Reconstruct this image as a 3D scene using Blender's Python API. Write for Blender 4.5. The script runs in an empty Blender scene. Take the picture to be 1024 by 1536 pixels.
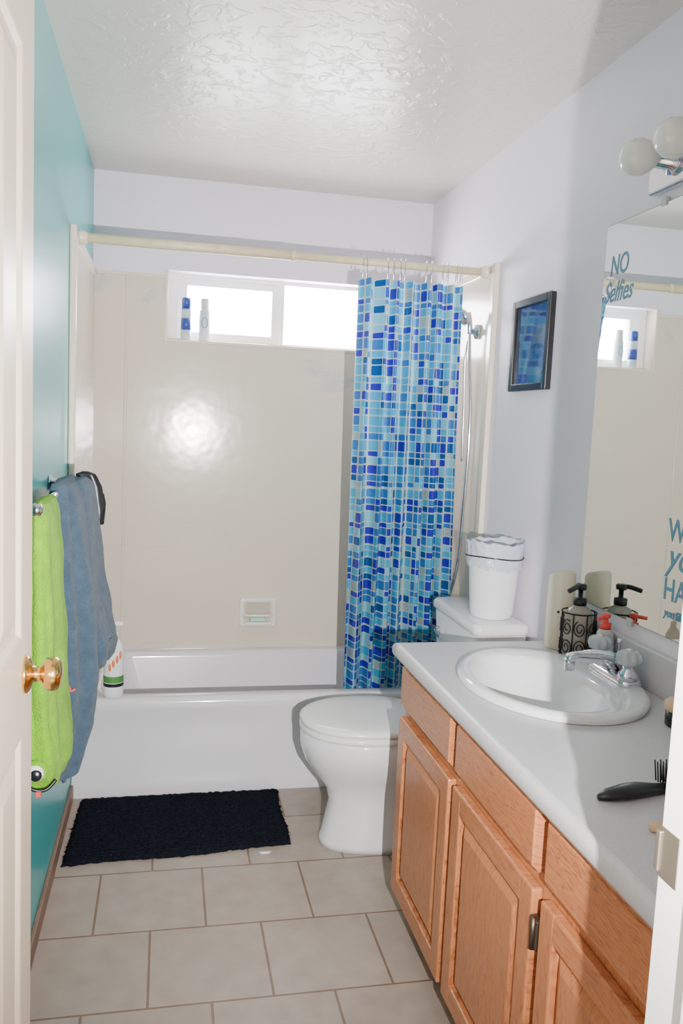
import bpy, bmesh, math, random
from mathutils import Vector, Matrix, noise
random.seed(7)
SC=bpy.context.scene
try:
    SC.view_settings.view_transform='AgX';SC.view_settings.exposure=0.33
except Exception: pass
# ------------------------------------------------------------ materials
def lin(c): return tuple(((v/255)/12.92 if v/255<=.04045 else ((v/255+.055)/1.055)**2.4) for v in c)+(1,)
def M(name,col,rough=.5,metal=0,spec=.5,bump=0,bscale=50,bdist=.002,coat=0,var=0,vscale=8,sheen=0,trans=0,detail=3,stretch=None):
    m=bpy.data.materials.new(name);m.use_nodes=True
    nt=m.node_tree;b=nt.nodes['Principled BSDF'];L=nt.links
    b.inputs['Base Color'].default_value=lin(col);b.inputs['Roughness'].default_value=rough
    b.inputs['Metallic'].default_value=metal;b.inputs['Specular IOR Level'].default_value=spec
    b.inputs['Coat Weight'].default_value=coat;b.inputs['Coat Roughness'].default_value=.08
    b.inputs['Sheen Weight'].default_value=sheen;b.inputs['Transmission Weight'].default_value=trans
    tc=nt.nodes.new('ShaderNodeTexCoord');src=tc.outputs['Object']
    if stretch:
        mp=nt.nodes.new('ShaderNodeMapping');mp.inputs['Scale'].default_value=stretch;L.new(src,mp.inputs[0]);src=mp.outputs[0]
    if bump:
        n=nt.nodes.new('ShaderNodeTexNoise');n.inputs['Scale'].default_value=bscale;n.inputs['Detail'].default_value=detail
        L.new(src,n.inputs['Vector']);bp=nt.nodes.new('ShaderNodeBump');bp.inputs['Strength'].default_value=bump;bp.inputs['Distance'].default_value=bdist
        L.new(n.outputs[0],bp.inputs['Height']);L.new(bp.outputs[0],b.inputs['Normal'])
    if var:
        n=nt.nodes.new('ShaderNodeTexNoise');n.inputs['Scale'].default_value=vscale;n.inputs['Detail'].default_value=5
        L.new(src,n.inputs['Vector']);r=nt.nodes.new('ShaderNodeValToRGB')
        c=lin(col);r.color_ramp.elements[0].position=.3;r.color_ramp.elements[1].position=.7
        r.color_ramp.elements[0].color=tuple(x*(1-var) for x in c[:3])+(1,);r.color_ramp.elements[1].color=tuple(min(1,x*(1+var)) for x in c[:3])+(1,)
        L.new(n.outputs[0],r.inputs[0]);L.new(r.outputs[0],b.inputs['Base Color'])
    return m
def node(m): return m.node_tree,m.node_tree.nodes['Principled BSDF'],m.node_tree.links

m_wall=M('wall_paint',(227,220,233),.5,bump=.25,bscale=60,bdist=.002)
m_teal=M('teal_paint',(70,178,180),.3,bump=.3,bscale=50,bdist=.002)
# ceiling - skip trowel texture
m_ceil=M('ceiling_texture',(202,199,191),.3)
nt,b,L=node(m_ceil)
tc=nt.nodes.new('ShaderNodeTexCoord');n1=nt.nodes.new('ShaderNodeTexNoise');n1.inputs['Scale'].default_value=18;n1.inputs['Detail'].default_value=5;n1.inputs['Distortion'].default_value=1.0
L.new(tc.outputs['Object'],n1.inputs['Vector'])
r=nt.nodes.new('ShaderNodeValToRGB');r.color_ramp.elements[0].position=.5;r.color_ramp.elements[1].position=.6
L.new(n1.outputs[0],r.inputs[0]);bp=nt.nodes.new('ShaderNodeBump');bp.inputs['Strength'].default_value=.38;bp.inputs['Distance'].default_value=.003
L.new(r.outputs[0],bp.inputs['Height']);L.new(bp.outputs[0],b.inputs['Normal'])
# floor tiles
m_floor=M('floor_tile',(190,180,172),.42)
nt,b,L=node(m_floor)
tc=nt.nodes.new('ShaderNodeTexCoord');mp=nt.nodes.new('ShaderNodeMapping');mp.inputs['Location'].default_value=(.019,-2.200,0)
br=nt.nodes.new('ShaderNodeTexBrick');br.inputs['Scale'].default_value=1;br.inputs['Brick Width'].default_value=.3087;br.inputs['Row Height'].default_value=.3087
br.inputs['Mortar Size'].default_value=.0035;br.inputs['Mortar Smooth'].default_value=.15;br.offset=.5;br.squash=1
br.inputs['Color1'].default_value=lin((162,147,136));br.inputs['Color2'].default_value=lin((157,142,131));br.inputs['Mortar'].default_value=lin((118,94,76))
L.new(tc.outputs['Object'],mp.inputs[0]);L.new(mp.outputs[0],br.inputs['Vector'])
nn=nt.nodes.new('ShaderNodeTexNoise');nn.inputs['Scale'].default_value=14;nn.inputs['Detail'].default_value=8;L.new(tc.outputs['Object'],nn.inputs['Vector'])
mx=nt.nodes.new('ShaderNodeMixRGB');mx.blend_type='SOFT_LIGHT';mx.inputs[0].default_value=.35;L.new(br.outputs['Color'],mx.inputs[1]);L.new(nn.outputs[0],mx.inputs[2])
L.new(mx.outputs[0],b.inputs['Base Color'])
bp=nt.nodes.new('ShaderNodeBump');bp.inputs['Strength'].default_value=.6;bp.inputs['Distance'].default_value=.002;bp.invert=True
L.new(br.outputs['Fac'],bp.inputs['Height']);L.new(bp.outputs[0],b.inputs['Normal'])
# cultured marble surround
m_sur=M('cultured_marble',(216,209,200),.15)
nt,b,L=node(m_sur)
tc=nt.nodes.new('ShaderNodeTexCoord');mp=nt.nodes.new('ShaderNodeMapping');mp.inputs['Rotation'].default_value=(0,.6,0);mp.inputs['Scale'].default_value=(1,1,2.2);L.new(tc.outputs['Object'],mp.inputs[0])
n1=nt.nodes.new('ShaderNodeTexNoise');n1.inputs['Scale'].default_value=1.3;n1.inputs['Detail'].default_value=9;n1.inputs['Roughness'].default_value=.62;n1.inputs['Distortion'].default_value=.5
L.new(mp.outputs[0],n1.inputs['Vector'])
r=nt.nodes.new('ShaderNodeValToRGB');e=r.color_ramp.elements;e[0].position=.0;e[0].color=lin((214,203,189));e[1].position=1;e[1].color=lin((209,199,186))
for p,c in ((.60,(214,203,189)),(.64,(192,190,190)),(.68,(211,201,188))):
    q=e.new(p);q.color=lin(c)
L.new(n1.outputs[0],r.inputs[0]);L.new(r.outputs[0],b.inputs['Base Color'])
n2=nt.nodes.new('ShaderNodeTexNoise');n2.inputs['Scale'].default_value=16;n2.inputs['Detail'].default_value=1;L.new(tc.outputs['Object'],n2.inputs['Vector'])
bp=nt.nodes.new('ShaderNodeBump');bp.inputs['Strength'].default_value=.22;bp.inputs['Distance'].default_value=.003;L.new(n2.outputs[0],bp.inputs['Height']);L.new(bp.outputs[0],b.inputs['Normal'])
m_surtrim=M('marble_trim',(228,214,196),.25,coat=.3)
m_dish=M('soap_dish_ceramic',(230,224,214),.2,coat=.3);m_dishshade=M('soap_dish_recess_shade',(186,176,164),.3)  # recess: same dish in a darker tan, shade of the hollow painted in
m_porc=M('porcelain',(224,224,228),.12,coat=.5)
m_tub=M('tub_enamel',(216,213,220),.15,coat=.4)
m_seat=M('toilet_seat',(226,226,224),.2)
m_vinyl=M('window_vinyl',(240,240,240),.35)
m_door=M('door_paint',(226,208,186),.35,bump=.1,bscale=30)
m_trim=M('trim_paint',(230,228,225),.35)
m_base=M('baseboard_wood',(128,100,84),.5,var=.2,vscale=20)
m_brass=M('brass',(226,178,106),.18,metal=1)
m_chrome=M('chrome',(215,215,222),.09,metal=1)
m_dull=M('worn_metal',(160,150,135),.4,metal=.9)
m_bronze=M('hinge_bronze',(90,76,66),.4,metal=.8)
m_black=M('black_plastic',(24,24,28),.35)
m_wire=M('black_wire',(40,32,30),.45,metal=.5)
m_white=M('white_plastic',(228,230,234),.35)
m_cream=M('cream_plastic',(236,224,204),.35)
m_bag=M('bag_plastic',(214,220,234),.22,trans=.25,bump=1,bscale=24,bdist=.012)
m_mirror=M('mirror_silver',(226,234,230),.015,metal=1)
m_mirredge=M('mirror_edge',(120,140,132),.3)
m_letter=M('vinyl_lettering',(84,138,168),.5)
m_bulb=M('bulb_glass',(236,234,228),.15,coat=.5)
m_rod=M('rod_cream',(214,198,164),.4,var=.08,vscale=30)
m_towel=M('blue_terry',(66,84,102),.95,spec=.1,bump=1,bscale=220,bdist=.005,sheen=.15,var=.15,vscale=40)
m_green=M('green_terry',(122,180,26),.95,spec=.1,bump=1,bscale=220,bdist=.005,sheen=.1,var=.12,vscale=40)
m_red=M('red_plastic',(226,70,62),.35)
m_redthread=M('orange_thread',(206,84,66),.8)
m_clear=M('clear_soap',(214,212,214),.15,trans=.3)
m_soapglass=M('dispenser_glass',(196,188,178),.12,trans=.4)
m_wood=M('light_wood',(206,172,142),.45,var=.1)
m_greenl=M('label_green',(70,130,60),.5);m_orange=M('label_orange',(220,120,50),.5)
m_canblue=M('can_blue',(36,66,150),.3);m_canwhite=M('can_white',(186,200,214),.3);m_ring=M('label_blue',(90,160,210),.4)
m_lotion=M('lotion_white',(200,204,210),.4)
m_crystal=M('acrylic_knob',(220,225,232),.08,trans=.55)
m_softsoap=M('soap_bar',(176,220,206),.5)
def oak(name,s):
    m=M(name,(198,140,100),.36,coat=.15);nt,b,L=node(m)
    tc=nt.nodes.new('ShaderNodeTexCoord');mp=nt.nodes.new('ShaderNodeMapping');mp.inputs['Scale'].default_value=s;L.new(tc.outputs['Object'],mp.inputs[0])
    n=nt.nodes.new('ShaderNodeTexNoise');n.inputs['Scale'].default_value=5;n.inputs['Detail'].default_value=6;n.inputs['Distortion'].default_value=.6;L.new(mp.outputs[0],n.inputs['Vector'])
    w=nt.nodes.new('ShaderNodeMath');w.operation='MULTIPLY';w.inputs[1].default_value=9;L.new(n.outputs[0],w.inputs[0])
    f=nt.nodes.new('ShaderNodeMath');f.operation='FRACT';L.new(w.outputs[0],f.inputs[0])
    r=nt.nodes.new('ShaderNodeValToRGB');e=r.color_ramp.elements;e[0].position=0;e[0].color=lin((148,82,46));e[1].position=1;e[1].color=lin((178,110,70));q=e.new(.25);q.color=lin((184,118,76))
    L.new(f.outputs[0],r.inputs[0])
    n2=nt.nodes.new('ShaderNodeTexNoise');n2.inputs['Scale'].default_value=60;n2.inputs['Detail'].default_value=2;L.new(mp.outputs[0],n2.inputs['Vector'])
    mx=nt.nodes.new('ShaderNodeMixRGB');mx.blend_type='SOFT_LIGHT';mx.inputs[0].default_value=.6;L.new(r.outputs[0],mx.inputs[1]);L.new(n2.outputs[0],mx.inputs[2]);L.new(mx.outputs[0],b.inputs['Base Color'])
    return m
m_oakv=oak('oak_vertical',(1,9,1));m_oakh=oak('oak_horizontal',(1,1,9))
m_counter=M('laminate_counter',(192,190,195),.32,var=.06,vscale=220,bump=.1,bscale=300,bdist=.0006)
m_mat=M('mat_chenille',(24,27,36),1,spec=.05,bump=1,bscale=160,bdist=.008,var=.4,vscale=150)
# picture art
m_art=M('picture_print',(40,60,110),.08,coat=1)
nt,b,L=node(m_art);tc=nt.nodes.new('ShaderNodeTexCoord');v=nt.nodes.new('ShaderNodeTexVoronoi');v.inputs['Scale'].default_value=30;v.distance='CHEBYCHEV';L.new(tc.outputs['Object'],v.inputs['Vector'])
r=nt.nodes.new('ShaderNodeValToRGB');r.color_ramp.elements[0].color=lin((22,28,50));r.color_ramp.elements[1].color=lin((60,84,130));L.new(v.outputs['Color'],r.inputs[0]);L.new(r.outputs[0],b.inputs['Base Color'])
# shower curtain mosaic
m_cur=M('mosaic_vinyl',(120,180,210),.25);nt,b,L=node(m_cur)
uv=nt.nodes.new('ShaderNodeUVMap');mp=nt.nodes.new('ShaderNodeMapping');mp.inputs['Scale'].default_value=(1/.029,1/.031,1);L.new(uv.outputs[0],mp.inputs[0])
def vm(op,a,bb=None):
    x=nt.nodes.new('ShaderNodeVectorMath');x.operation=op;L.new(a,x.inputs[0])
    if bb is not None:
        if isinstance(bb,tuple): x.inputs[1].default_value=bb
        else: L.new(bb,x.inputs[1])
    return x.outputs[0]
fl=vm('FLOOR',mp.outputs[0]);fr=vm('FRACTION',mp.outputs[0])
wn=nt.nodes.new('ShaderNodeTexWhiteNoise');wn.noise_dimensions='2D';L.new(fl,wn.inputs['Vector'])
r=nt.nodes.new('ShaderNodeValToRGB');r.color_ramp.interpolation='CONSTANT';e=r.color_ramp.elements
e[0].position=0;e[0].color=lin((58,160,202));e[1].position=.27;e[1].color=lin((112,186,208))
for p,c in ((.40,(46,110,180)),(.66,(42,40,168)),(.85,(150,168,166)),(.91,(18,78,140))):
    q=e.new(p);q.color=lin(c)
L.new(wn.outputs['Value'],r.inputs[0])
sb=vm('ABSOLUTE',vm('SUBTRACT',fr,(.5,.5,.5)));sp=nt.nodes.new('ShaderNodeSeparateXYZ');L.new(sb,sp.inputs[0])
pw=[]
for o in (0,1):
    x=nt.nodes.new('ShaderNodeMath');x.operation='POWER';x.inputs[1].default_value=7;L.new(sp.outputs[o],x.inputs[0]);pw.append(x)
ad=nt.nodes.new('ShaderNodeMath');L.new(pw[0].outputs[0],ad.inputs[0]);L.new(pw[1].outputs[0],ad.inputs[1])
gt=nt.nodes.new('ShaderNodeMath');gt.operation='GREATER_THAN';gt.inputs[1].default_value=.425**7;L.new(ad.outputs[0],gt.inputs[0])
mx=nt.nodes.new('ShaderNodeMixRGB');mx.inputs[2].default_value=lin((164,186,194));L.new(gt.outputs[0],mx.inputs[0]);L.new(r.outputs[0],mx.inputs[1]);L.new(mx.outputs[0],b.inputs['Base Color'])
tr=nt.nodes.new('ShaderNodeBsdfTranslucent');L.new(mx.outputs[0],tr.inputs[0]);ms=nt.nodes.new('ShaderNodeMixShader');ms.inputs[0].default_value=.38
L.new(b.outputs[0],ms.inputs[1]);L.new(tr.outputs[0],ms.inputs[2]);L.new(ms.outputs[0],nt.nodes['Material Output'].inputs[0])
# window glass
m_glass=bpy.data.materials.new('window_glass');m_glass.use_nodes=True;nt=m_glass.node_tree;nt.nodes.clear()
o=nt.nodes.new('ShaderNodeOutputMaterial');t=nt.nodes.new('ShaderNodeBsdfTransparent');g=nt.nodes.new('ShaderNodeBsdfGlossy');g.inputs['Roughness'].default_value=.02;x=nt.nodes.new('ShaderNodeMixShader');x.inputs[0].default_value=.06
nt.links.new(t.outputs[0],x.inputs[1]);nt.links.new(g.outputs[0],x.inputs[2]);nt.links.new(x.outputs[0],o.inputs[0])

# ------------------------------------------------------------ builder
class B:
    def __init__(s,name): s.name=name;s.bm=bmesh.new();s.mats=[]
    def mi(s,m):
        if m not in s.mats: s.mats.append(m)
        return s.mats.index(m)
    def add(s,bm,m,smooth,T=None):
        i=s.mi(m)
        for f in bm.faces: f.material_index=i;f.smooth=smooth
        if T is not None: bmesh.ops.transform(bm,matrix=T,verts=bm.verts)
        t=bpy.data.meshes.new('t');bm.to_mesh(t);bm.free();s.bm.from_mesh(t);bpy.data.meshes.remove(t);return s
    def box(s,x0,x1,y0,y1,z0,z1,m,bev=0,seg=2,T=None,smooth=False):
        bm=bmesh.new();bmesh.ops.create_cube(bm,size=1)
        for v in bm.verts:
            v.co=Vector(((x0+x1)/2+v.co.x*(x1-x0),(y0+y1)/2+v.co.y*(y1-y0),(z0+z1)/2+v.co.z*(z1-z0)))
        if bev: bmesh.ops.bevel(bm,geom=bm.edges[:],offset=bev,segments=seg,profile=.5,affect='EDGES')
        return s.add(bm,m,smooth,T)
    def loft(s,rings,m,cap0=True,cap1=True,closed=True,smooth=True,T=None):
        bm=bmesh.new();R=[[bm.verts.new(p) for p in r] for r in rings];n=len(rings[0])
        for a,c in zip(R,R[1:]):
            for i in range(n if closed else n-1):
                j=(i+1)%n
                try: bm.faces.new((a[i],a[j],c[j],c[i]))
                except ValueError: pass
        if cap0: bm.faces.new(R[0][::-1])
        if cap1: bm.faces.new(R[-1])
        bmesh.ops.recalc_face_normals(bm,faces=bm.faces[:])
        return s.add(bm,m,smooth,T)
    def lathe(s,prof,c,m,n=32,axis='Z',cap0=True,cap1=True,smooth=True,T=None,fn=None,fz=None):
        rings=[]
        for r,h in prof:
            ring=[]
            for i in range(n):
                a=2*math.pi*i/n;rr=r*(fn(a,h) if fn else 1);hh=h+(fz(a,h) if fz else 0)
                u,v=rr*math.cos(a),rr*math.sin(a)
                p={'Z':(u,v,hh),'X':(hh,u,v),'Y':(v,hh,u)}[axis]
                ring.append(Vector(c)+Vector(p))
            rings.append(ring)
        return s.loft(rings,m,cap0,cap1,True,smooth,T)
    def tube(s,pts,r,m,n=10,sub=6,closed=False,T=None):
        P=[Vector(p) for p in pts];Q=[]
        N=len(P)
        if N>2 and sub>1:
            rng=range(N if closed else N-1)
            for i in rng:
                if closed: p0,p1,p2,p3=P[i-1],P[i],P[(i+1)%N],P[(i+2)%N]
                else: p0,p1,p2,p3=P[max(i-1,0)],P[i],P[i+1],P[min(i+2,N-1)]
                for k in range(sub):
                    t=k/sub;Q.append(.5*((2*p1)+(-p0+p2)*t+(2*p0-5*p1+4*p2-p3)*t*t+(-p0+3*p1-3*p2+p3)*t**3))
            if not closed: Q.append(P[-1])
        else: Q=P
        rings=[];up=None
        for i,q in enumerate(Q):
            d=(Q[(i+1)%len(Q)]-Q[i-1]) if closed else (Q[min(i+1,len(Q)-1)]-Q[max(i-1,0)])
            d.normalize()
            if up is None:
                up=Vector((0,0,1)) if abs(d.z)<.9 else Vector((1,0,0))
            a=d.cross(up).normalized();up=a.cross(d).normalized()
            rr=r(i/(len(Q)-1)) if callable(r) else r
            rings.append([q+a*rr*math.cos(2*math.pi*k/n)+up*rr*math.sin(2*math.pi*k/n) for k in range(n)])
        if closed: rings.append(rings[0]);return s.loft(rings,m,False,False,T=T)
        return s.loft(rings,m,T=T)
    def sphere(s,c,r,m,seg=24,scale=(1,1,1)):
        bm=bmesh.new();bmesh.ops.create_uvsphere(bm,u_segments=seg,v_segments=seg//2,radius=r)
        for v in bm.verts: v.co=Vector((v.co.x*scale[0]+c[0],v.co.y*scale[1]+c[1],v.co.z*scale[2]+c[2]))
        return s.add(bm,m,True)
    def done(s,parent=None):
        me=bpy.data.meshes.new(s.name);s.bm.to_mesh(me);s.bm.free()
        for m in s.mats: me.materials.append(m)
        o=bpy.data.objects.new(s.name,me);SC.collection.objects.link(o)
        if parent: o.parent=parent
        return o
def empty(name):
    o=bpy.data.objects.new(name,None);SC.collection.objects.link(o);return o
def ell(cx,cy,z,a,b_,n=48,e=2,back=None):
    out=[]
    for i in range(n):
        t=2*math.pi*i/n;c,s_=math.cos(t),math.sin(t)
        ax=a if c<0 or back is None else back
        out.append((cx+ax*math.copysign(abs(c)**(2/e),c),cy+b_*math.copysign(abs(s_)**(2/e),s_),z))
    return out
def rrect(x0,x1,y0,y1,z,r,k=8):
    out=[]
    for cx,cy,a0 in ((x1-r,y1-r,0),(x0+r,y1-r,90),(x0+r,y0+r,180),(x1-r,y0+r,270)):
        for i in range(k+1):
            a=math.radians(a0+90*i/k);out.append((cx+r*math.cos(a),cy+r*math.sin(a),z))
    return out

XL,XR,YB,YF,H=-.325,1.165,3.72,.70,2.44
ZT=2.022;YS=2.885;TY=3.032
WX0,WX1,WZ0,WZ1=-.014,.99,1.759,2.053
# ------------------------------------------------------------ room
B('floor').box(XL-.1,XR+.1,-1.0,YB+.15,-.05,0,m_floor).done()
B('ceiling').box(XL-.1,XR+.1,.58,YB+.15,H,H+.1,m_ceil).done()
B('wall_left').box(XL-.1,XL,.58,YB+.15,0,H,m_teal).done()
B('wall_right').box(XR,XR+.1,.58,YB+.15,0,H,m_wall).done()
w=B('wall_back')
w.box(XL,WX0,YB,YB+.15,0,H,m_wall).box(WX1,XR,YB,YB+.15,0,H,m_wall).box(WX0,WX1,YB,YB+.15,0,WZ0,m_wall).box(WX0,WX1,YB,YB+.15,WZ1,H,m_wall).done()
DX0,DX1,DH=-.212,.500,2.06
w=B('wall_front')
w.box(XL,DX0-.02,.58,YF,0,H,m_wall).box(DX1+.02,XR,.58,YF,0,H,m_wall).box(DX0-.02,DX1+.02,.58,YF,DH+.02,H,m_wall).done()
t=B('trim_1')
t.box(DX0-.02,DX0,.57,YF+.01,0,DH,m_trim).box(DX1,DX1+.02,.57,YF+.01,0,DH,m_trim,.002).box(DX0-.02,DX1+.02,.57,YF+.01,DH,DH+.02,m_trim)
t.box(DX1+.005,DX1+.065,YF,YF+.014,0,DH,m_trim,.004).box(DX0-.065,DX1+.065,YF,YF+.014,DH+.004,DH+.065,m_trim,.004)
t.box(DX1+.005,DX1+.065,.566,.58,0,DH+.06,m_trim,.004).box(DX0-.065,DX0-.005,.566,.58,0,DH+.06,m_trim,.004)
t.box(DX1-.012,DX1,.60,.64,0,DH,m_trim,.002)
t.box(DX1-.0015,DX1+.001,.678,.709,.985,1.038,m_dull).box(DX1-.004,DX1+.001,.706,.713,.99,1.032,m_dull,.001)
t.done()
B('baseboard_left').box(XL,XL+.012,YF,TY,0,.06,m_base,.003).done()
# window
w=B('window_1');y0,y1=YB+.075,YB+.125
f=.045;g2=.016;zb0,zb1=WZ0+.016,WZ1-.016
w.box(WX0,WX0+f,y0,y1,WZ0,WZ1,m_vinyl).box(WX1-g2,WX1,y0,y1,WZ0,WZ1,m_vinyl).box(WX0+f,WX1-g2,y0,y1,WZ0,zb0,m_vinyl).box(WX0+f,WX1-g2,y0,y1,zb1,WZ1,m_vinyl)
w.box(.478,.505,y0,y1,zb0,zb1,m_vinyl)
ys0,ys1=y0+.010,y1-.012
w.box(WX0+f,WX0+f+.04,ys0,ys1,zb0,zb1,m_vinyl).box(.45,.478,ys0,ys1,zb0,zb1,m_vinyl).box(WX0+f+.04,.45,ys0,ys1,zb0,zb0+.03,m_vinyl).box(WX0+f+.04,.45,ys0,ys1,zb1-.03,zb1,m_vinyl)
w.box(WX0+f+.04,.45,y0+.025,y0+.029,zb0+.03,zb1-.03,m_glass).box(.505,WX1-g2,y0+.025,y0+.029,zb0,zb1,m_glass)
w.done()
B('trim_2').box(WX0,WX1,YB-.012,y0,WZ0-.012,WZ0+.002,m_surtrim,.003).box(WX0-.012,WX0+.002,YB-.012,y0,WZ0-.012,WZ1,m_surtrim,.003).box(WX1-.002,WX1+.012,YB-.012,y0,WZ0-.012,WZ1,m_surtrim,.003).done()
# ------------------------------------------------------------ tub surround (three panels)
p=.008
s=B('tub_surround_panel')
s.box(XL+p,WX0-.012,YB-p,YB,.38,ZT,m_sur).box(WX1+.012,XR-p,YB-p,YB,.38,ZT,m_sur).box(WX0-.012,WX1+.012,YB-p,YB,.38,WZ0-.012,m_sur)
s.box(XL+p,WX0-.012,YB-.014,YB,ZT-.006,ZT+.006,m_surtrim,.003)
s.box(WX1+.012,XR-p,YB-.014,YB,ZT-.006,ZT+.006,m_surtrim,.003)
for x in (-.19,1.03):
    s.box(x,x+.012,YB-.012,YB-p+.002,.38,ZT,m_sur,.003)
s.done()
for x,xx in ((XL,XL),(XR-p,XR-.022)):
    s=B('tub_surround_panel')
    s.box(x,x+p,YS,YB,.38,ZT,m_sur).box(xx,xx+.022,YS-.012,YS+.03,.38,ZT+.01,m_surtrim,.006,3)
    s.box(XL if xx==XL else XR-.016,XL+.016 if xx==XL else XR,YS,YB,ZT-.02,ZT+.008,m_surtrim,.004)
    s.done()
# ------------------------------------------------------------ bathtub
t=B('bathtub');x0,x1,yy0,yy1=XL+.001,XR-.001,TY,YB-.001
R=[rrect(x0,x1,yy0+.012,yy1,0,.006),rrect(x0,x1,yy0+.012,yy1,.05,.006),rrect(x0,x1,yy0+.02,yy1,.06,.006),rrect(x0,x1,yy0+.012,yy1,.30,.006),rrect(x0,x1,yy0+.004,yy1,.335,.006),rrect(x0,x1,yy0,yy1,.355,.006),rrect(x0,x1,yy0+.003,yy1,.370,.008),rrect(x0+.004,x1-.004,yy0+.012,yy1-.002,.379,.012),rrect(x0+.01,x1-.01,yy0+.022,yy1-.01,.381,.02),
 rrect(x0+.085,x1-.07,yy0+.062,yy1-.05,.380,.09),rrect(x0+.095,x1-.08,yy0+.072,yy1-.058,.374,.10),rrect(x0+.10,x1-.085,yy0+.080,yy1-.064,.355,.10),rrect(x0+.15,x1-.12,yy0+.10,yy1-.085,.15,.11),rrect(x0+.19,x1-.15,yy0+.13,yy1-.11,.085,.10),rrect(x0+.26,x1-.2,yy0+.19,yy1-.17,.07,.08)]
t.loft(R,m_tub,cap0=False).done()
# soap dish
s=B('soap_dish');cx,cz=.422,.548;yf=YB-p
def xr(y,i,r): return [(x,y,z) for x,z,_ in rrect(cx-.086+i,cx+.086-i,cz-.068+i,cz+.068-i,0,r)]
s.loft([xr(yf,0,.014),xr(yf-.014,0,.014),xr(yf-.020,.005,.012),xr(yf-.020,.018,.010),xr(yf-.012,.024,.010),xr(yf-.003,.030,.008)],m_dish,cap0=False,cap1=False)
s.loft([xr(yf-.003,.030,.008),xr(yf-.0025,.050,.004)],m_dishshade,cap0=False)
s.box(cx-.062,cx+.062,yf-.055,yf-.004,cz-.050,cz-.038,m_dish,.005,3)
s.tube([(cx-.058,yf-.008,cz-.004),(cx-.052,yf-.050,cz-.006),(cx+.052,yf-.050,cz-.006),(cx+.058,yf-.008,cz-.004)],.006,m_dish,sub=4)
s.box(cx-.038,cx+.034,yf-.046,yf-.012,cz-.038,cz-.020,m_softsoap,.007,3).done()
# ------------------------------------------------------------ curtain rod + curtain
r_=B('curtain_rod');yr,zr=2.945,2.006
r_.lathe([(.0165,XL+.022),(.0165,.42)],(0,yr,zr),m_rod,axis='X').lathe([(.014,.42),(.014,XR-.022)],(0,yr,zr),m_rod,axis='X').lathe([(.0175,.41),(.0175,.425)],(0,yr,zr),m_rod,axis='X')
r_.lathe([(.024,XL+.022),(.024,XL+.03),(.018,XL+.05)],(0,yr,zr),m_surtrim,axis='X').lathe([(.018,XR-.05),(.024,XR-.03),(.024,XR-.022)],(0,yr,zr),m_surtrim,axis='X').done()
def cur(u,v):  # u 0..1 across, v 0..1 down
    z=1.952-v*1.66
    xa=.663+.05*v;xb=1.056+.088*min(1,v*1.1)
    w=u+.018*math.sin(2*math.pi*u*2.3+1)+.008*math.sin(v*5+u*9)
    x=xa+(xb-xa)*(u+.010*math.sin(u*31+v*2.))
    ph=2*math.pi*7.5*w
    amp=.026+.008*math.sin(u*13)+.001*v
    y=yr+.012+(1.952-z)*.122+amp*math.sin(ph+.35*math.sin(v*4+u*5))+.004*math.sin(ph*2.1+v*3)
    if u>.93: x=min(x,xb)
    return Vector((x,y,z))
NU,NV=260,70
bm=bmesh.new();uvl=bm.loops.layers.uv.new('UVMap');G=[]
arc=[0]
for i in range(NU):
    arc.append(arc[-1]+(cur((i+1)/NU,.5)-cur(i/NU,.5)).length)
for j in range(NV+1):
    G.append([bm.verts.new(cur(i/NU,j/NV)) for i in range(NU+1)])
for j in range(NV):
    for i in range(NU):
        f=bm.faces.new((G[j][i],G[j][i+1],G[j+1][i+1],G[j+1][i]));f.smooth=True
        for l,(a,c) in zip(f.loops,((i,j),(i+1,j),(i+1,j+1),(i,j+1))):
            uu=arc[a]*.75;vv=-c/NV*1.67
            l[uvl].uv=(uu+.005*math.sin(uu*75)+.003*math.sin(uu*131),vv+.006*math.sin(vv*68)+.003*math.sin(vv*150))
me=bpy.data.meshes.new('shower_curtain');bm.to_mesh(me);bm.free();me.materials.append(m_cur)
cu=bpy.data.objects.new('shower_curtain',me);SC.collection.objects.link(cu)
h=B('curtain_hooks')
for x in (.675,.69,.765,.785,.81,.83,.905,.93,.968,.99,1.03,1.045):
    dy=random.uniform(-.006,.006);jx=random.uniform(-.004,.004)
    h.tube([(x+jx+.006*math.sin(a),yr+dy+.026*math.sin(a),zr-.016+.038*math.cos(a)) for a in [2*math.pi*k/10 for k in range(10)]],.0022,m_chrome,n=6,sub=3,closed=True)
h.done()
h=B('handheld_shower')
h.lathe([(.028,1.156),(.028,1.147),(.012,1.140),(.010,1.12)],(0,3.04,1.80),m_chrome,axis='X')
h.tube([(1.122,3.04,1.79),(1.118,3.035,1.83),(1.105,3.02,1.865)],.011,m_chrome)
h.lathe([(.012,0),(.03,.012),(.032,.03),(.0,.032)],(0,0,0),m_chrome,cap1=False,T=Matrix.Translation((1.105,3.02,1.86))@Matrix.Rotation(math.radians(-120),4,'Y'))
h.tube([(1.122,3.04,1.795),(1.128,3.038,1.70),(1.14,3.03,1.5),(1.142,3.03,1.3),(1.138,3.035,1.1),(1.135,3.05,.9),(1.13,3.12,.75),(1.135,3.25,.72),(1.14,3.36,.85),(1.145,3.38,1.2),(1.145,3.38,1.75)],.0065,m_chrome,sub=10)
h.tube([(1.122,3.04,1.795),(1.118,3.06,1.70),(1.13,3.075,1.5),(1.137,3.08,1.3)],.005,m_chrome,sub=8)
h.done()
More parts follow.
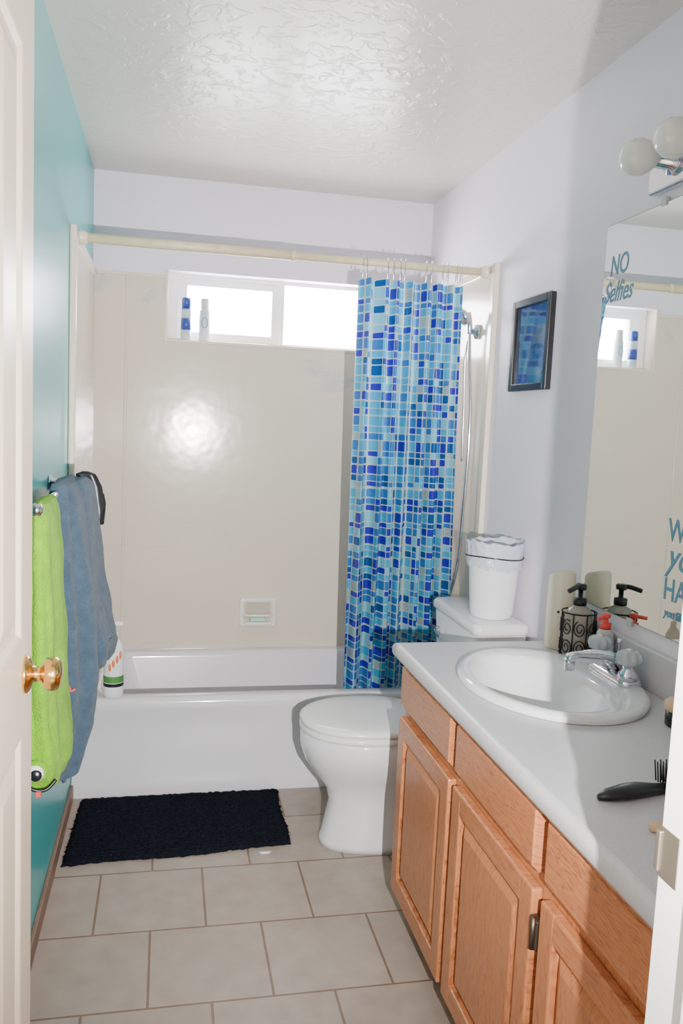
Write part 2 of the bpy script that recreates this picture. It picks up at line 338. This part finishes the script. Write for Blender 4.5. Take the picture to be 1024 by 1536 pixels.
# ------------------------------------------------------------ toilet
t=B('toilet');cy=2.63
R=[ell(.78,cy,0,.245,.115,back=.24,e=2.3),ell(.78,cy,.02,.243,.113,back=.24,e=2.3),ell(.78,cy,.035,.236,.107,back=.235,e=2.3),ell(.77,cy,.15,.205,.098,back=.24,e=2.2),ell(.76,cy,.20,.208,.104,back=.25,e=2.2),ell(.74,cy,.25,.228,.13,back=.26),ell(.72,cy,.30,.243,.165,back=.28),ell(.71,cy,.35,.25,.183,back=.3),ell(.71,cy,.395,.252,.188,back=.3),ell(.71,cy,.405,.245,.182,back=.29)]
t.loft(R,m_porc)
def lidring(z,k): return ell(.705,cy,z,.25*k,.19*k,back=.205*k,e=2.25)
t.loft([lidring(.405,.975),lidring(.409,1.0),lidring(.42,1.0),lidring(.425,.985)],m_seat)
t.loft([lidring(.428,.965),lidring(.431,.995),lidring(.440,1.0),lidring(.447,.975),lidring(.452,.88),lidring(.455,.6),lidring(.456,.2)],m_seat)
for dy in (-.075,.075): t.lathe([(.012,cy+dy-.02),(.012,cy+dy+.02)],(.915,0,.43),m_seat,axis='Y')
t.box(.86,1.12,cy-.11,cy+.11,.30,.42,m_porc,.03,4,smooth=True)
def trect(z,i,r=.03): return rrect(.975+i,1.158,cy-.215+i,cy+.215-i,z,r)
t.loft([trect(.41,.03),trect(.43,.022),trect(.60,.01),trect(.775,.0)],m_porc)
t.loft([rrect(.968+k,1.160-k,cy-.222+k,cy+.222-k,z,.028) for z,k in ((.772,.003),(.777,0),(.797,0),(.806,.006),(.809,.014))],m_porc)
t.lathe([(.014,.978),(.014,.966)],(0,cy+.15,.70),m_chrome,axis='X').tube([(.962,cy+.15,.70),(.958,cy+.11,.695),(.957,cy+.07,.69)],.006,m_chrome)
t.done()
# ------------------------------------------------------------ trash bin on tank
b_=B('trash_bin');c=(1.068,2.530,.810)
b_.lathe([(.060,0),(.068,.004),(.071,.02),(.086,.210),(.090,.216),(.090,.222),(.085,.220),(.068,.02)],c,m_white,cap1=True)
def crump(a,h): return 1+.024*math.sin(a*5+h*30)*max(.3,min(1,(h-.19)*20))+.012*math.sin(a*13+h*90+1)+.010*math.sin(a*21+h*50)
def crz(a,h): return (.004*math.sin(a*2+1)+.0025*math.sin(a*7+2)+.002*math.sin(a*15))*(1 if h>.24 or h<.19 else .3)
b_.lathe([(.0885,.168),(.0905,.180),(.092,.20),(.0918,.214),(.095,.232),(.0965,.250),(.096,.258),(.093,.250),(.086,.225),(.080,.18),(.072,.10),(.05,.06)],c,m_bag,n=96,cap0=False,cap1=True,fn=crump,fz=crz)
b_.tube([(c[0]+.0945*math.cos(a),c[1]+.0945*math.sin(a),c[2]+.206+.004*math.sin(a*2)) for a in [2*math.pi*k/16 for k in range(16)]],.0025,m_black,n=6,sub=3,closed=True)
b_.done()
# ------------------------------------------------------------ vanity
CZ=.82;CX=.636;CY1=2.195;CY0=YF+.016
van=empty('bathroom_vanity')
c=B('cabinet')
c.box(.68,.695,CY0+.005,2.175,.085,CZ-.04,m_oakv).box(.695,XR-.002,2.157,2.175,.085,CZ-.04,m_oakv).box(.695,XR-.002,CY0+.005,2.157,.085,.10,m_oakv).box(.735,.75,CY0+.005,2.165,0,.085,m_oakh).box(.75,XR-.002,2.15,2.165,0,.085,m_oakh)
def panel_door(B_,y0,y1,z0,z1):
    xf=.658;xb=.680;st=.052
    B_.box(xf,xb,y0,y0+st,z0,z1,m_oakv,.004,2).box(xf,xb,y1-st,y1,z0,z1,m_oakv,.004,2)
    B_.box(xf+.0005,xb,y0+st-.004,y1-st+.004,z0,z0+st,m_oakh,.004,2).box(xf+.0005,xb,y0+st-.004,y1-st+.004,z1-st,z1,m_oakh,.004,2)
    a,b2,cc,d=y0+st-.002,y1-st+.002,z0+st-.002,z1-st+.002
    k=.028
    ring=lambda x,i:[(x,a+i,cc+i),(x,b2-i,cc+i),(x,b2-i,d-i),(x,a+i,d-i)]
    B_.loft([ring(.674,0),ring(.673,.006),ring(.662,k),ring(.6605,k+.004)],m_oakv,cap0=False,smooth=False)
def drawer(B_,y0,y1,z0,z1):
    ring=lambda x,i:[(x,y0+i,z0+i),(x,y1-i,z0+i),(x,y1-i,z1-i),(x,y0+i,z1-i)]
    B_.loft([ring(.680,0),ring(.667,0),ring(.661,.007),ring(.6575,.009),ring(.657,.012)],m_oakh,cap0=False,smooth=False)
for y0,y1 in ((1.745,2.165),(1.288,1.715),(.835,1.255)):
    d=B('door_panel');panel_door(d,y0,y1,.10,.612);d.done(van)
    d=B('drawer_front');drawer(d,y0,y1,.643,.765);d.done(van)
for z in (.54,.17):
    c.box(.655,.678,1.257,1.284,z-.028,z+.028,m_bronze,.002).lathe([(.005,z-.03),(.005,z+.03)],(.655,1.27,0),m_bronze,n=12)
c.done(van)
# counter with oval hole
ct=B('countertop');scx,scy=.915,1.785
ha,hb=.185,.24
angs=[2*math.pi*i/96 for i in range(96)]
for px,py in ((CX,CY0),(CX,CY1),(XR,CY0),(XR,CY1)): angs.append(math.atan2(py-scy,px-scx)%(2*math.pi))
angs=sorted(set(angs))
def rp(a,d,z):
    dx,dy=math.cos(a),math.sin(a);t=1e9
    if dx>1e-9:t=min(t,(XR-scx)/dx)
    if dx<-1e-9:t=min(t,(CX-scx)/dx)
    if dy>1e-9:t=min(t,(CY1-scy)/dy)
    if dy<-1e-9:t=min(t,(CY0-scy)/dy)
    x,y=scx+dx*t,scy+dy*t
    return (max(CX+d,min(x,XR-.001)),max(CY0,min(y,CY1-d)),z)
hole=lambda z:[(scx+ha*math.cos(a),scy+hb*math.sin(a),z) for a in angs]
ct.loft([hole(CZ-.038),hole(CZ)],m_counter,False,False)
ct.loft([hole(CZ),[rp(a,.016,CZ) for a in angs]],m_counter,False,False,smooth=False)
ct.loft([[rp(a,d,CZ-k) for a in angs] for d,k in ((.016,0),(.009,.0015),(.0035,.006),(0,.013),(0,.03),(.004,.038),(.02,.040))],m_counter,False,False)
ct.loft([[rp(a,.02,CZ-.040) for a in angs],hole(CZ-.038)],m_counter,False,False)
ct.box(XR-.02,XR-.001,CY0,CY1,CZ-.002,CZ+.10,m_counter,.005,3)
ct.done(van)
# sink
s=B('sink_basin')
R=[ell(scx,scy,CZ+.001,.212,.268),ell(scx,scy,CZ+.009,.215,.271),ell(scx,scy,CZ+.016,.211,.267),ell(scx,scy,CZ+.020,.202,.258),ell(scx,scy,CZ+.019,.19,.245)]
cx2=scx-.032
R+=[ell(cx2+.004,scy,CZ+.014,.152,.222,e=2.1),ell(cx2,scy,CZ+.008,.146,.215,e=2.1),ell(cx2,scy,CZ-.01,.139,.206),ell(cx2,scy,CZ-.06,.125,.185),ell(cx2,scy,CZ-.105,.098,.145),ell(cx2,scy,CZ-.13,.06,.085),ell(cx2,scy,CZ-.136,.024,.024)]
s.loft(R,m_porc,cap0=False)
s.lathe([(.024,0),(.024,.003),(.016,.002),(.014,-.002)],(cx2,scy,CZ-.136),m_chrome).done(van)
# faucet
f=B('faucet');fx,fy,fz=1.088,1.785,CZ+.018
f.loft([rrect(fx-.031+k,fx+.029-k,fy-.092+k,fy+.092-k,fz+z,.027-k*.3) for z,k in ((-.004,0),(.010,0),(.018,.004),(.021,.010))],m_chrome)
f.loft([[(fx+.022-.155*t,fy+w*math.cos(a),fz+zc+hh*math.sin(a)) for a in [2*math.pi*k/20 for k in range(20)]] for t,w,hh,zc in ((0,.012,.010,.030),(.08,.024,.022,.034),(.25,.025,.025,.042),(.5,.019,.018,.052),(.8,.0145,.013,.054),(.96,.014,.012,.050),(1.0,.009,.008,.048))],m_chrome)
f.lathe([(.012,-.020),(.013,.0),(.011,.01)],(fx-.122,fy,fz+.040),m_chrome,n=20)
f.lathe([(.003,.04),(.003,.085),(.006,.088),(.006,.096)],(fx+.008,fy,fz),m_chrome,n=12)
for dy in (-.068,.068):
    f.lathe([(.024,.015),(.023,.030),(.014,.040),(.013,.049)],(fx-.006,fy+dy,fz),m_chrome)
    f.lathe([(.013,.049),(.026,.056),(.029,.067),(.026,.078),(.017,.085),(.010,.086)],(fx-.006,fy+dy,fz),m_crystal,n=48,fn=lambda a,h:1+.08*math.cos(8*a))
    f.lathe([(.009,.0855),(.009,.088),(.004,.090)],(fx-.006,fy+dy,fz),m_chrome,n=16)
f.done(van)
# ------------------------------------------------------------ mirror
m=B('wall_mirror');my1=2.115;mz0,mz1=.960,1.992
m.box(XR-.006,XR-.001,YF+.03,my1,mz0,mz1,m_mirredge).box(XR-.0068,XR-.0058,YF+.032,my1-.002,mz0+.002,mz1-.002,m_mirror)
for y in (1.25,1.85):
    m.box(XR-.010,XR-.001,y-.012,y+.012,mz1-.008,mz1+.012,m_clear,.002);m.box(XR-.010,XR-.001,y-.012,y+.012,mz0-.012,mz0+.008,m_clear,.002)
m.done()
def text(par,s,y,z,size,shear=0,sx=1):
    cv=bpy.data.curves.new('t','FONT');cv.body=s;cv.size=size;cv.shear=shear;cv.offset=.0008;cv.extrude=.0003
    o=bpy.data.objects.new('t',cv);SC.collection.objects.link(o)
    bpy.context.view_layer.update()
    me=bpy.data.meshes.new_from_object(o.evaluated_get(bpy.context.evaluated_depsgraph_get()))
    bpy.data.objects.remove(o)
    T=Matrix(((0,0,-1,XR-.0073),(-sx,0,0,y),(0,1,0,z),(0,0,0,1)))
    me.transform(T);me.materials.clear();me.materials.append(m_letter)
    q=bpy.data.objects.new('letters',me);SC.collection.objects.link(q);q.parent=par
le=empty('mirror_lettering')
text(le,'NO',2.082,1.855,.075,.1,.75);text(le,'Selfies',2.105,1.785,.075,.35,.75)
text(le,'WASH',1.72,1.19,.075,0,.85);text(le,'your',1.715,1.125,.09,.3,1);text(le,'HANDS',1.72,1.05,.075,0,.85);text(le,'you filthy animal',1.71,1.010,.028,.3,.9)
# ------------------------------------------------------------ vanity light
v=B('vanity_light_bar')
v.box(XR-.022,XR-.001,1.10,1.905,2.018,2.125,m_chrome,.006,3)
for k in range(5):
    y=1.80-k*.14
    v.lathe([(.030,XR-.022),(.030,XR-.032),(.019,XR-.036),(.018,XR-.072)],(0,y,2.07),m_chrome,axis='X')
    v.lathe([(.014,XR-.066),(.018,XR-.074),(.030,XR-.084),(.039,XR-.100),(.042,XR-.115),(.040,XR-.131),(.031,XR-.147),(.018,XR-.155),(.004,XR-.1575)],(0,y,2.07),m_bulb,axis='X')
v.done()
# ------------------------------------------------------------ picture
p_=B('framed_picture');a0,a1,z0,z1=2.403,2.69,1.562,1.863
fr=.024
for q in ((a0,a0+fr,z0,z1),(a1-fr,a1,z0,z1),(a0+fr,a1-fr,z0,z0+fr),(a0+fr,a1-fr,z1-fr,z1)):
    p_.box(XR-.022,XR-.001,q[0],q[1],q[2],q[3],m_black,.003)
p_.box(XR-.010,XR-.004,a0+fr,a1-fr,z0+fr,z1-fr,m_art).done()
# ------------------------------------------------------------ door
d=B('door_1');dx0,dx1,dy0,dy1=-.245,-.210,.716,1.382
d.box(dx0,dx1-.007,dy0,dy1,.012,2.045,m_door)
st=.095;mid=(dy0+dy1)/2
rails=[(.012,.22),(.93,1.08),(1.94,2.045)]
xa,xb=dx1-.007,dx1
stiles=((dy0,dy0+st),(mid-.05,mid+.05),(dy1-st,dy1))
for y0,y1 in stiles: d.box(xa,xb,y0,y1,.012,2.045,m_door)
for z0,z1 in rails:
    for (q0,q1) in ((dy0+st,mid-.05),(mid+.05,dy1-st)): d.box(xa,xb,q0,q1,z0,z1,m_door)
for (z0,z1) in ((.22,.93),(1.08,1.94)):
    for y0,y1 in ((dy0+st,mid-.05),(mid+.05,dy1-st)):
        ring=lambda x,i:[(x,y0+i,z0+i),(x,y1-i,z0+i),(x,y1-i,z1-i),(x,y0+i,z1-i)]
        d.loft([ring(dx1-.0001,.0),ring(dx1-.001,.005),ring(dx1-.0065,.014),ring(dx1-.0065,.024),ring(dx1-.001,.047),ring(dx1-.0005,.050)],m_door,cap0=False,smooth=False)
ky,kz=1.318,1.018
d.lathe([(.030,dx1),(.030,dx1+.004),(.024,dx1+.009),(.013,dx1+.012),(.011,dx1+.022),(.014,dx1+.026),(.024,dx1+.031),(.027,dx1+.041),(.025,dx1+.049),(.018,dx1+.054),(.006,dx1+.056)],(0,ky,kz),m_brass,axis='X')
d.lathe([(.030,dx0),(.028,dx0-.006),(.012,dx0-.012),(.011,dx0-.028),(.022,dx0-.036),(.026,dx0-.048),(.016,dx0-.058)],(0,ky,kz),m_brass,axis='X')
d.box(dx0+.006,dx1-.008,dy1-.0005,dy1+.001,kz-.03,kz+.03,m_brass)
d.done()
# ------------------------------------------------------------ towel bar + towels
bx,bz=-.262,1.226
t=B('towel_bar')
t.lathe([(.008,1.745),(.008,2.43)],(bx,0,bz),m_chrome,axis='Y',n=20)
for y in (1.75,2.425):
    t.lathe([(.022,XL),(.022,XL+.006),(.013,XL+.012),(.010,XL+.05),(.013,XL+.063),(.013,XL+.076),(.004,XL+.08)],(0,y,bz),m_chrome,axis='X')
t.done()
def cloth(B_,rows,m,n=96,folds=5,amp=.006,seed=0,sub=8,hem=.012):
    rr=[]
    for a,c in zip(rows,rows[1:]):
        for k in range(sub):
            t=k/sub
            rr.append([p_+(q-p_)*t for p_,q in zip(a,c)])
    rr.append(list(rows[-1]));rings=[];zt=rows[0][0];zb=rows[-1][0]
    for z,xl,xr,yn,yf in rr:
        ring=[];cx,cy=(xl+xr)/2,(yn+yf)/2;ax,ay=(xr-xl)/2,(yf-yn)/2
        g=min(1,(zt-z)/.25)
        for i in range(n):
            a=2*math.pi*i/n;c_,s_=math.cos(a),math.sin(a)
            x=math.copysign(abs(c_)**.7,c_)*ax;y=math.copysign(abs(s_)**.7,s_)*ay
            w=math.sin(a*folds+seed+z*2)*amp+math.sin(a*(folds*2+1)+seed*2+z*5)*amp*.6+abs(math.sin(a*folds*.5+seed+z))*amp
            w*=min(1,ax/.03)*(.3+.7*g)
            nz=noise.noise(Vector((x*16+seed,y*16,z*10)))*.012*(.3+.7*g)
            px=cx+x+(w+nz)*c_
            ring.append((max(px,XL+.004),cy+y+(w+nz)*s_,z+(hem*math.sin(a*3+seed) if z<zb+.07 else 0)))
        rings.append(ring)
    B_.loft(rings,m)
tw=B('blue_bath_towel')
cloth(tw,[(1.252,-.268,-.256,2.14,2.40),(1.246,-.285,-.235,2.12,2.41),(1.22,-.292,-.222,2.11,2.41),(1.10,-.30,-.205,2.09,2.40),(.95,-.30,-.192,2.09,2.38),(.82,-.298,-.178,2.08,2.38),(.74,-.295,-.182,2.08,2.36),(.62,-.29,-.190,2.08,2.33),(.54,-.285,-.208,2.08,2.28),(.50,-.28,-.225,2.09,2.22),(.495,-.265,-.24,2.10,2.2)],m_towel,folds=4,amp=.009,seed=1)
cloth(tw,[(1.25,-.235,-.215,2.26,2.38),(1.235,-.25,-.200,2.24,2.40),(1.10,-.26,-.180,2.22,2.41),(.95,-.26,-.168,2.22,2.42),(.86,-.25,-.152,2.22,2.43),(.79,-.24,-.134,2.22,2.44),(.755,-.22,-.14,2.24,2.42),(.74,-.20,-.155,2.28,2.38)],m_towel,folds=3,amp=.007,seed=3)
tw.tube([(-.234,2.076,.735),(-.228,2.070,.752),(-.222,2.070,.738),(-.212,2.074,.742)],.003,m_redthread,sub=4)
tw.done()
g=B('green_frog_towel')
cloth(g,[(1.236,-.266,-.258,1.80,1.99),(1.232,-.276,-.246,1.79,2.0),(1.20,-.284,-.238,1.79,2.01),(1.0,-.290,-.232,1.79,2.02),(.85,-.294,-.228,1.79,2.03),(.72,-.298,-.220,1.80,2.03),(.67,-.298,-.212,1.80,2.03),(.63,-.296,-.212,1.81,2.02),(.60,-.29,-.222,1.82,2.0),(.592,-.28,-.235,1.85,1.98)],m_green,folds=4,amp=.006,seed=5,hem=.004)
x,z=-.262,.655
g.sphere((x,1.788,z),.026,m_green,scale=(1,.55,1)).sphere((x,1.778,z),.018,m_white,scale=(1,.5,1)).sphere((x+.002,1.771,z-.002),.013,m_black,scale=(1,.5,1)).sphere((x+.006,1.765,z+.004),.003,m_white)
g.tube([(-.290,1.788,.632),(-.264,1.782,.616),(-.24,1.788,.614),(-.222,1.80,.63)],.004,m_black,sub=5)
g.box(-.262,-.25,1.775,1.79,.602,.614,m_redthread,.002)
g.done()
k=B('black_washcloth')
cloth(k,[(1.262,-.235,-.215,2.405,2.42),(1.255,-.25,-.195,2.40,2.43),(1.22,-.25,-.178,2.40,2.432),(1.16,-.25,-.17,2.40,2.432),(1.12,-.24,-.175,2.40,2.43)],m_black,folds=3,amp=.003,seed=2)
k.done()
# ------------------------------------------------------------ bath mat
bm=bmesh.new();nx,ny=120,90;G=[]
def mp_(u,v):
    A=Vector((-.300,2.565));Bq=Vector((.436,2.612));C=Vector((.442,3.015));D=Vector((-.285,3.01))
    p=(A*(1-u)+Bq*u)*(1-v)+(D*(1-u)+C*u)*v
    e=.008*noise.noise(Vector((u*30,v*30,0)))*(1 if min(u,v,1-u,1-v)<.02 else 0)
    return p.x+e+.004*math.sin(v*7)*(u>.98),p.y+e+.006*math.sin(u*9)*(v<.02)
for j in range(ny+1):
    row=[]
    for i in range(nx+1):
        u,v=i/nx,j/ny;x,y=mp_(u,v);ed=min(u*nx,(1-u)*nx,v*ny,(1-v)*ny)
        z=.003 if ed==0 else (.010 if ed<1.5 else .017+.003*math.sin(v*ny*1.6)+.005*noise.noise(Vector((x*90,y*90,0))))
        row.append(bm.verts.new((x,y,z)))
    G.append(row)
for j in range(ny):
    for i in range(nx):
        f_=bm.faces.new((G[j][i],G[j][i+1],G[j+1][i+1],G[j+1][i]));f_.smooth=True
bd=[G[0][i] for i in range(nx+1)]+[G[j][nx] for j in range(1,ny+1)]+[G[ny][i] for i in range(nx-1,-1,-1)]+[G[j][0] for j in range(ny-1,0,-1)]
lo=[bm.verts.new((v.co.x,v.co.y,.0005)) for v in bd]
for i in range(len(bd)):
    j=(i+1)%len(bd);bm.faces.new((bd[j],bd[i],lo[i],lo[j]))
for i in range(0,len(bd),2):
    v=bd[i].co;dd=Vector((v.x-.08,v.y-2.80,0)).normalized()
    a=random.uniform(.003,.009)
    tip=bm.verts.new((max(v.x+dd.x*a,XL+.014),v.y+dd.y*a,.002));q=bd[(i+1)%len(bd)]
    bm.faces.new((bd[i],q,tip))
bmesh.ops.recalc_face_normals(bm,faces=bm.faces[:])
me=bpy.data.meshes.new('bath_mat');bm.to_mesh(me);bm.free();me.materials.append(m_mat);SC.collection.objects.link(bpy.data.objects.new('bath_mat',me))
B('tissue_scrap').loft([[(.345+.02*math.cos(a)*(1+.3*math.sin(3*a)),2.575+.012*math.sin(a)*(1+.3*math.cos(2*a)),z) for a in [2*math.pi*k/16 for k in range(16)]] for z in (.0,.004)],m_white).done()
# ------------------------------------------------------------ bottles
s=B('shampoo_bottle');c=(-.178,3.068,.381)
s.lathe([(.030,0),(.035,.004),(.036,.02),(.036,.17),(.033,.195),(.022,.215),(.014,.222)],c,m_white)
s.lathe([(.0365,.06),(.0365,.085)],c,m_greenl,cap0=False,cap1=False)
s.lathe([(.0368,.045),(.0368,.058)],c,m_black,cap0=False,cap1=False)
for k in range(4):
    a=-1.9+k*.35;s.sphere((c[0]+.036*math.cos(a),c[1]+.036*math.sin(a),c[2]+.12+.015*k),.011,m_orange,seg=12,scale=(.5,.3,1.4))
s.lathe([(.015,.222),(.015,.245),(.005,.247),(.005,.272)],c,m_white)
s.box(c[0]-.014,c[0]+.032,c[1]-.009,c[1]+.009,c[2]+.27,c[2]+.285,m_white,.004,3).done()
s=B('shaving_foam_can');c=(.068,3.762,WZ0+.002)
s.lathe([(.021,0),(.022,.003),(.022,.045)],c,m_canwhite).lathe([(.0221,.045),(.0221,.095)],c,m_canblue).lathe([(.022,.095),(.022,.13),(.018,.138)],c,m_canwhite).lathe([(.020,.136),(.020,.178),(.016,.185)],c,m_canblue).done()
s=B('lotion_bottle');c=(.148,3.762,WZ0+.002)
s.lathe([(.022,0),(.024,.004),(.025,.08),(.023,.13),(.018,.142)],c,m_lotion).lathe([(.0185,.142),(.0185,.182),(.015,.187)],c,m_lotion)
s.tube([(c[0]+.013*math.cos(a),c[1]-.0245,c[2]+.08+.022*math.sin(a)) for a in [2*math.pi*k/12 for k in range(12)]],.0025,m_ring,n=6,sub=2,closed=True).done()
# counter things
s=B('air_freshener');c=(1.103,2.115,CZ)
s.loft([[ (c[0]+r*math.cos(a),c[1]+r*math.sin(a),c[2]+z+(.012*(-math.sin(a)) if z>.15 else 0)) for a in [2*math.pi*k/32 for k in range(32)]] for r,z in ((.036,0),(.039,.003),(.039,.10),(.037,.208),(.033,.216),(.030,.206))],m_cream)
s.sphere((c[0]-.022,c[1]-.032,c[2]+.11),.004,m_black,seg=10).done()
s=B('soap_dispenser');c=(1.098,1.998,CZ);K=1.12;T_=Matrix.Translation(c)@Matrix.Scale(K,4)@Matrix.Translation((-c[0],-c[1],-c[2]))
s.lathe([(.030,.004),(.033,.01),(.033,.105),(.026,.125),(.014,.132),(.014,.138)],c,m_soapglass,T=T_)
s.lathe([(.016,.134),(.016,.15),(.006,.152),(.006,.176)],c,m_black,T=T_).tube([(c[0],c[1],c[2]+.178),(c[0]-.015,c[1]-.01,c[2]+.180),(c[0]-.042,c[1]-.022,c[2]+.172)],.006,m_black,T=T_).lathe([(.013,.172),(.014,.182),(.010,.186)],c,m_black,T=T_)
for z in (.002,.115):
    s.tube([(c[0]+.041*math.cos(a),c[1]+.041*math.sin(a),c[2]+z+.002) for a in [2*math.pi*k/16 for k in range(16)]],.002,m_wire,n=6,sub=2,closed=True,T=T_)
for k in range(8):
    a=2*math.pi*k/8;x,y=c[0]+.041*math.cos(a),c[1]+.041*math.sin(a)
    s.tube([(x,y,c[2]+.002),(x,y,c[2]+.116)],.0017,m_wire,n=6,T=T_)
    for zz in (.035,.082):
        pts=[]
        for q in range(22):
            tt=q/21;rad=.015*(1-tt*.75);an=tt*3.4*math.pi+k+zz*40
            aa=a+math.pi/8+rad*math.cos(an)/.041;pts.append((c[0]+.0415*math.cos(aa),c[1]+.0415*math.sin(aa),c[2]+zz+rad*math.sin(an)*1.4))
        s.tube(pts,.0015,m_wire,n=5,sub=1,T=T_)
s.box(c[0]-.03,c[0]+.03,c[1]-.03,c[1]+.03,c[2],c[2]+.004,m_wire,.001).done()
s=B('hand_soap_bottle');c=(1.119,1.895,CZ+.017)
s.lathe([(.021,.0),(.024,.004),(.024,.065),(.021,.085),(.012,.095)],c,m_clear).lathe([(.0245,.02),(.0245,.055)],c,m_white,cap0=False,cap1=False)
s.lathe([(.014,.093),(.014,.109),(.006,.111),(.006,.121),(.011,.123),(.011,.131),(.006,.134)],c,m_red).tube([(c[0],c[1],c[2]+.127),(c[0]-.03,c[1]-.015,c[2]+.123)],.005,m_red).done()
s=B('small_jar');c=(1.080,1.50,CZ+.0)
s.lathe([(.030,0),(.033,.004),(.033,.035)],c,m_black).lathe([(.035,.035),(.036,.038),(.036,.052),(.031,.056),(.012,.058)],c,m_wood).done()
s=B('black_hairbrush');z=CZ
pts=[(.718,1.196),(.735,1.196),(.77,1.200),(.80,1.205),(.83,1.208),(.865,1.21),(.90,1.212),(.96,1.215),(.99,1.216)]
wd=[.005,.014,.020,.019,.013,.012,.024,.026,.012];hd=[.005,.009,.011,.011,.009,.008,.011,.011,.006]
s.loft([[(x,y+w_*math.cos(a),z+h_+h_*math.sin(a)) for a in [2*math.pi*k/16 for k in range(16)]] for (x,y),w_,h_ in zip(pts,wd,hd)],m_black)
for i in range(12):
    for j in range(6):
        x=.846+i*.011;y=1.194+j*.007;s.tube([(x,y,z+.014),(x-.003,y+(j-2)*.001,z+.050)],.0014,m_black,n=5)
s.done()
s=B('wooden_hairbrush')
pts=[(.745,1.085),(.758,1.083),(.80,1.075),(.85,1.068),(.88,1.064),(.91,1.06),(.97,1.05),(1.0,1.045)]
wd=[.006,.011,.012,.009,.010,.022,.028,.012]
s.loft([[(x,y+w_*math.cos(a),z+.008+.008*math.sin(a)) for a in [2*math.pi*k/16 for k in range(16)]] for (x,y),w_ in zip(pts,wd)],m_wood)
for i in range(8):
    for j in range(5): s.tube([(.91+i*.01,1.038+j*.008,z+.014),(.91+i*.01,1.038+j*.008,z+.034)],.0011,m_black,n=5)
s.done()
# ------------------------------------------------------------ sky + lights
W=bpy.data.worlds.new('World');SC.world=W;W.use_nodes=True
nt=W.node_tree;bg=nt.nodes['Background'];bg.inputs[0].default_value=(.98,.97,1,1)
tc=nt.nodes.new('ShaderNodeTexCoord');sp=nt.nodes.new('ShaderNodeSeparateXYZ');nt.links.new(tc.outputs['Generated'],sp.inputs[0])
mr=nt.nodes.new('ShaderNodeMapRange');mr.inputs[1].default_value=0;mr.inputs[2].default_value=.55;mr.inputs[3].default_value=.8;mr.inputs[4].default_value=42
nt.links.new(sp.outputs[1],mr.inputs[0]);nt.links.new(mr.outputs[0],bg.inputs[1])
def area(name,loc,target,sx,sy,p,col=(1,1,1)):
    l=bpy.data.lights.new(name,'AREA');l.shape='RECTANGLE';l.size=sx;l.size_y=sy;l.energy=p;l.color=col
    o=bpy.data.objects.new(name,l);SC.collection.objects.link(o);o.location=loc
    o.rotation_euler=(Vector(target)-Vector(loc)).to_track_quat('-Z','Y').to_euler();return o
o=area('window_sky_portal',(.49,YB+.16,1.906),(.49,2.0,1.906),1.0,.30,1)
try: o.data.cycles.is_portal=True
except Exception: pass
l=bpy.data.lights.new('camera_flash','SPOT');l.energy=380;l.spot_size=math.radians(105);l.spot_blend=1;l.shadow_soft_size=.007;l.color=(1,.97,.93)
o=bpy.data.objects.new('camera_flash',l);SC.collection.objects.link(o);o.location=(.218,0,1.30)
o.rotation_euler=(Vector((.55,3.7,1.55))-o.location).to_track_quat('-Z','Y').to_euler()
# ------------------------------------------------------------ camera
cd=bpy.data.cameras.new('camera');co=bpy.data.objects.new('camera',cd);SC.collection.objects.link(co)
cd.sensor_fit='VERTICAL';cd.sensor_height=36;cd.sensor_width=24;cd.lens=1232.1/1536*36;cd.clip_start=.02
yw,pt,rl=.2113,.1077,.0450
fw=Vector((math.sin(yw)*math.cos(pt),math.cos(yw)*math.cos(pt),-math.sin(pt)))
rt=Vector((math.cos(yw),-math.sin(yw),0));dn=fw.cross(rt)
r2=math.cos(rl)*rt-math.sin(rl)*dn;d2=math.sin(rl)*rt+math.cos(rl)*dn
m4=Matrix(((r2.x,-d2.x,-fw.x,0),(r2.y,-d2.y,-fw.y,0),(r2.z,-d2.z,-fw.z,1.429),(0,0,0,1)))
co.matrix_world=m4
SC.camera=co
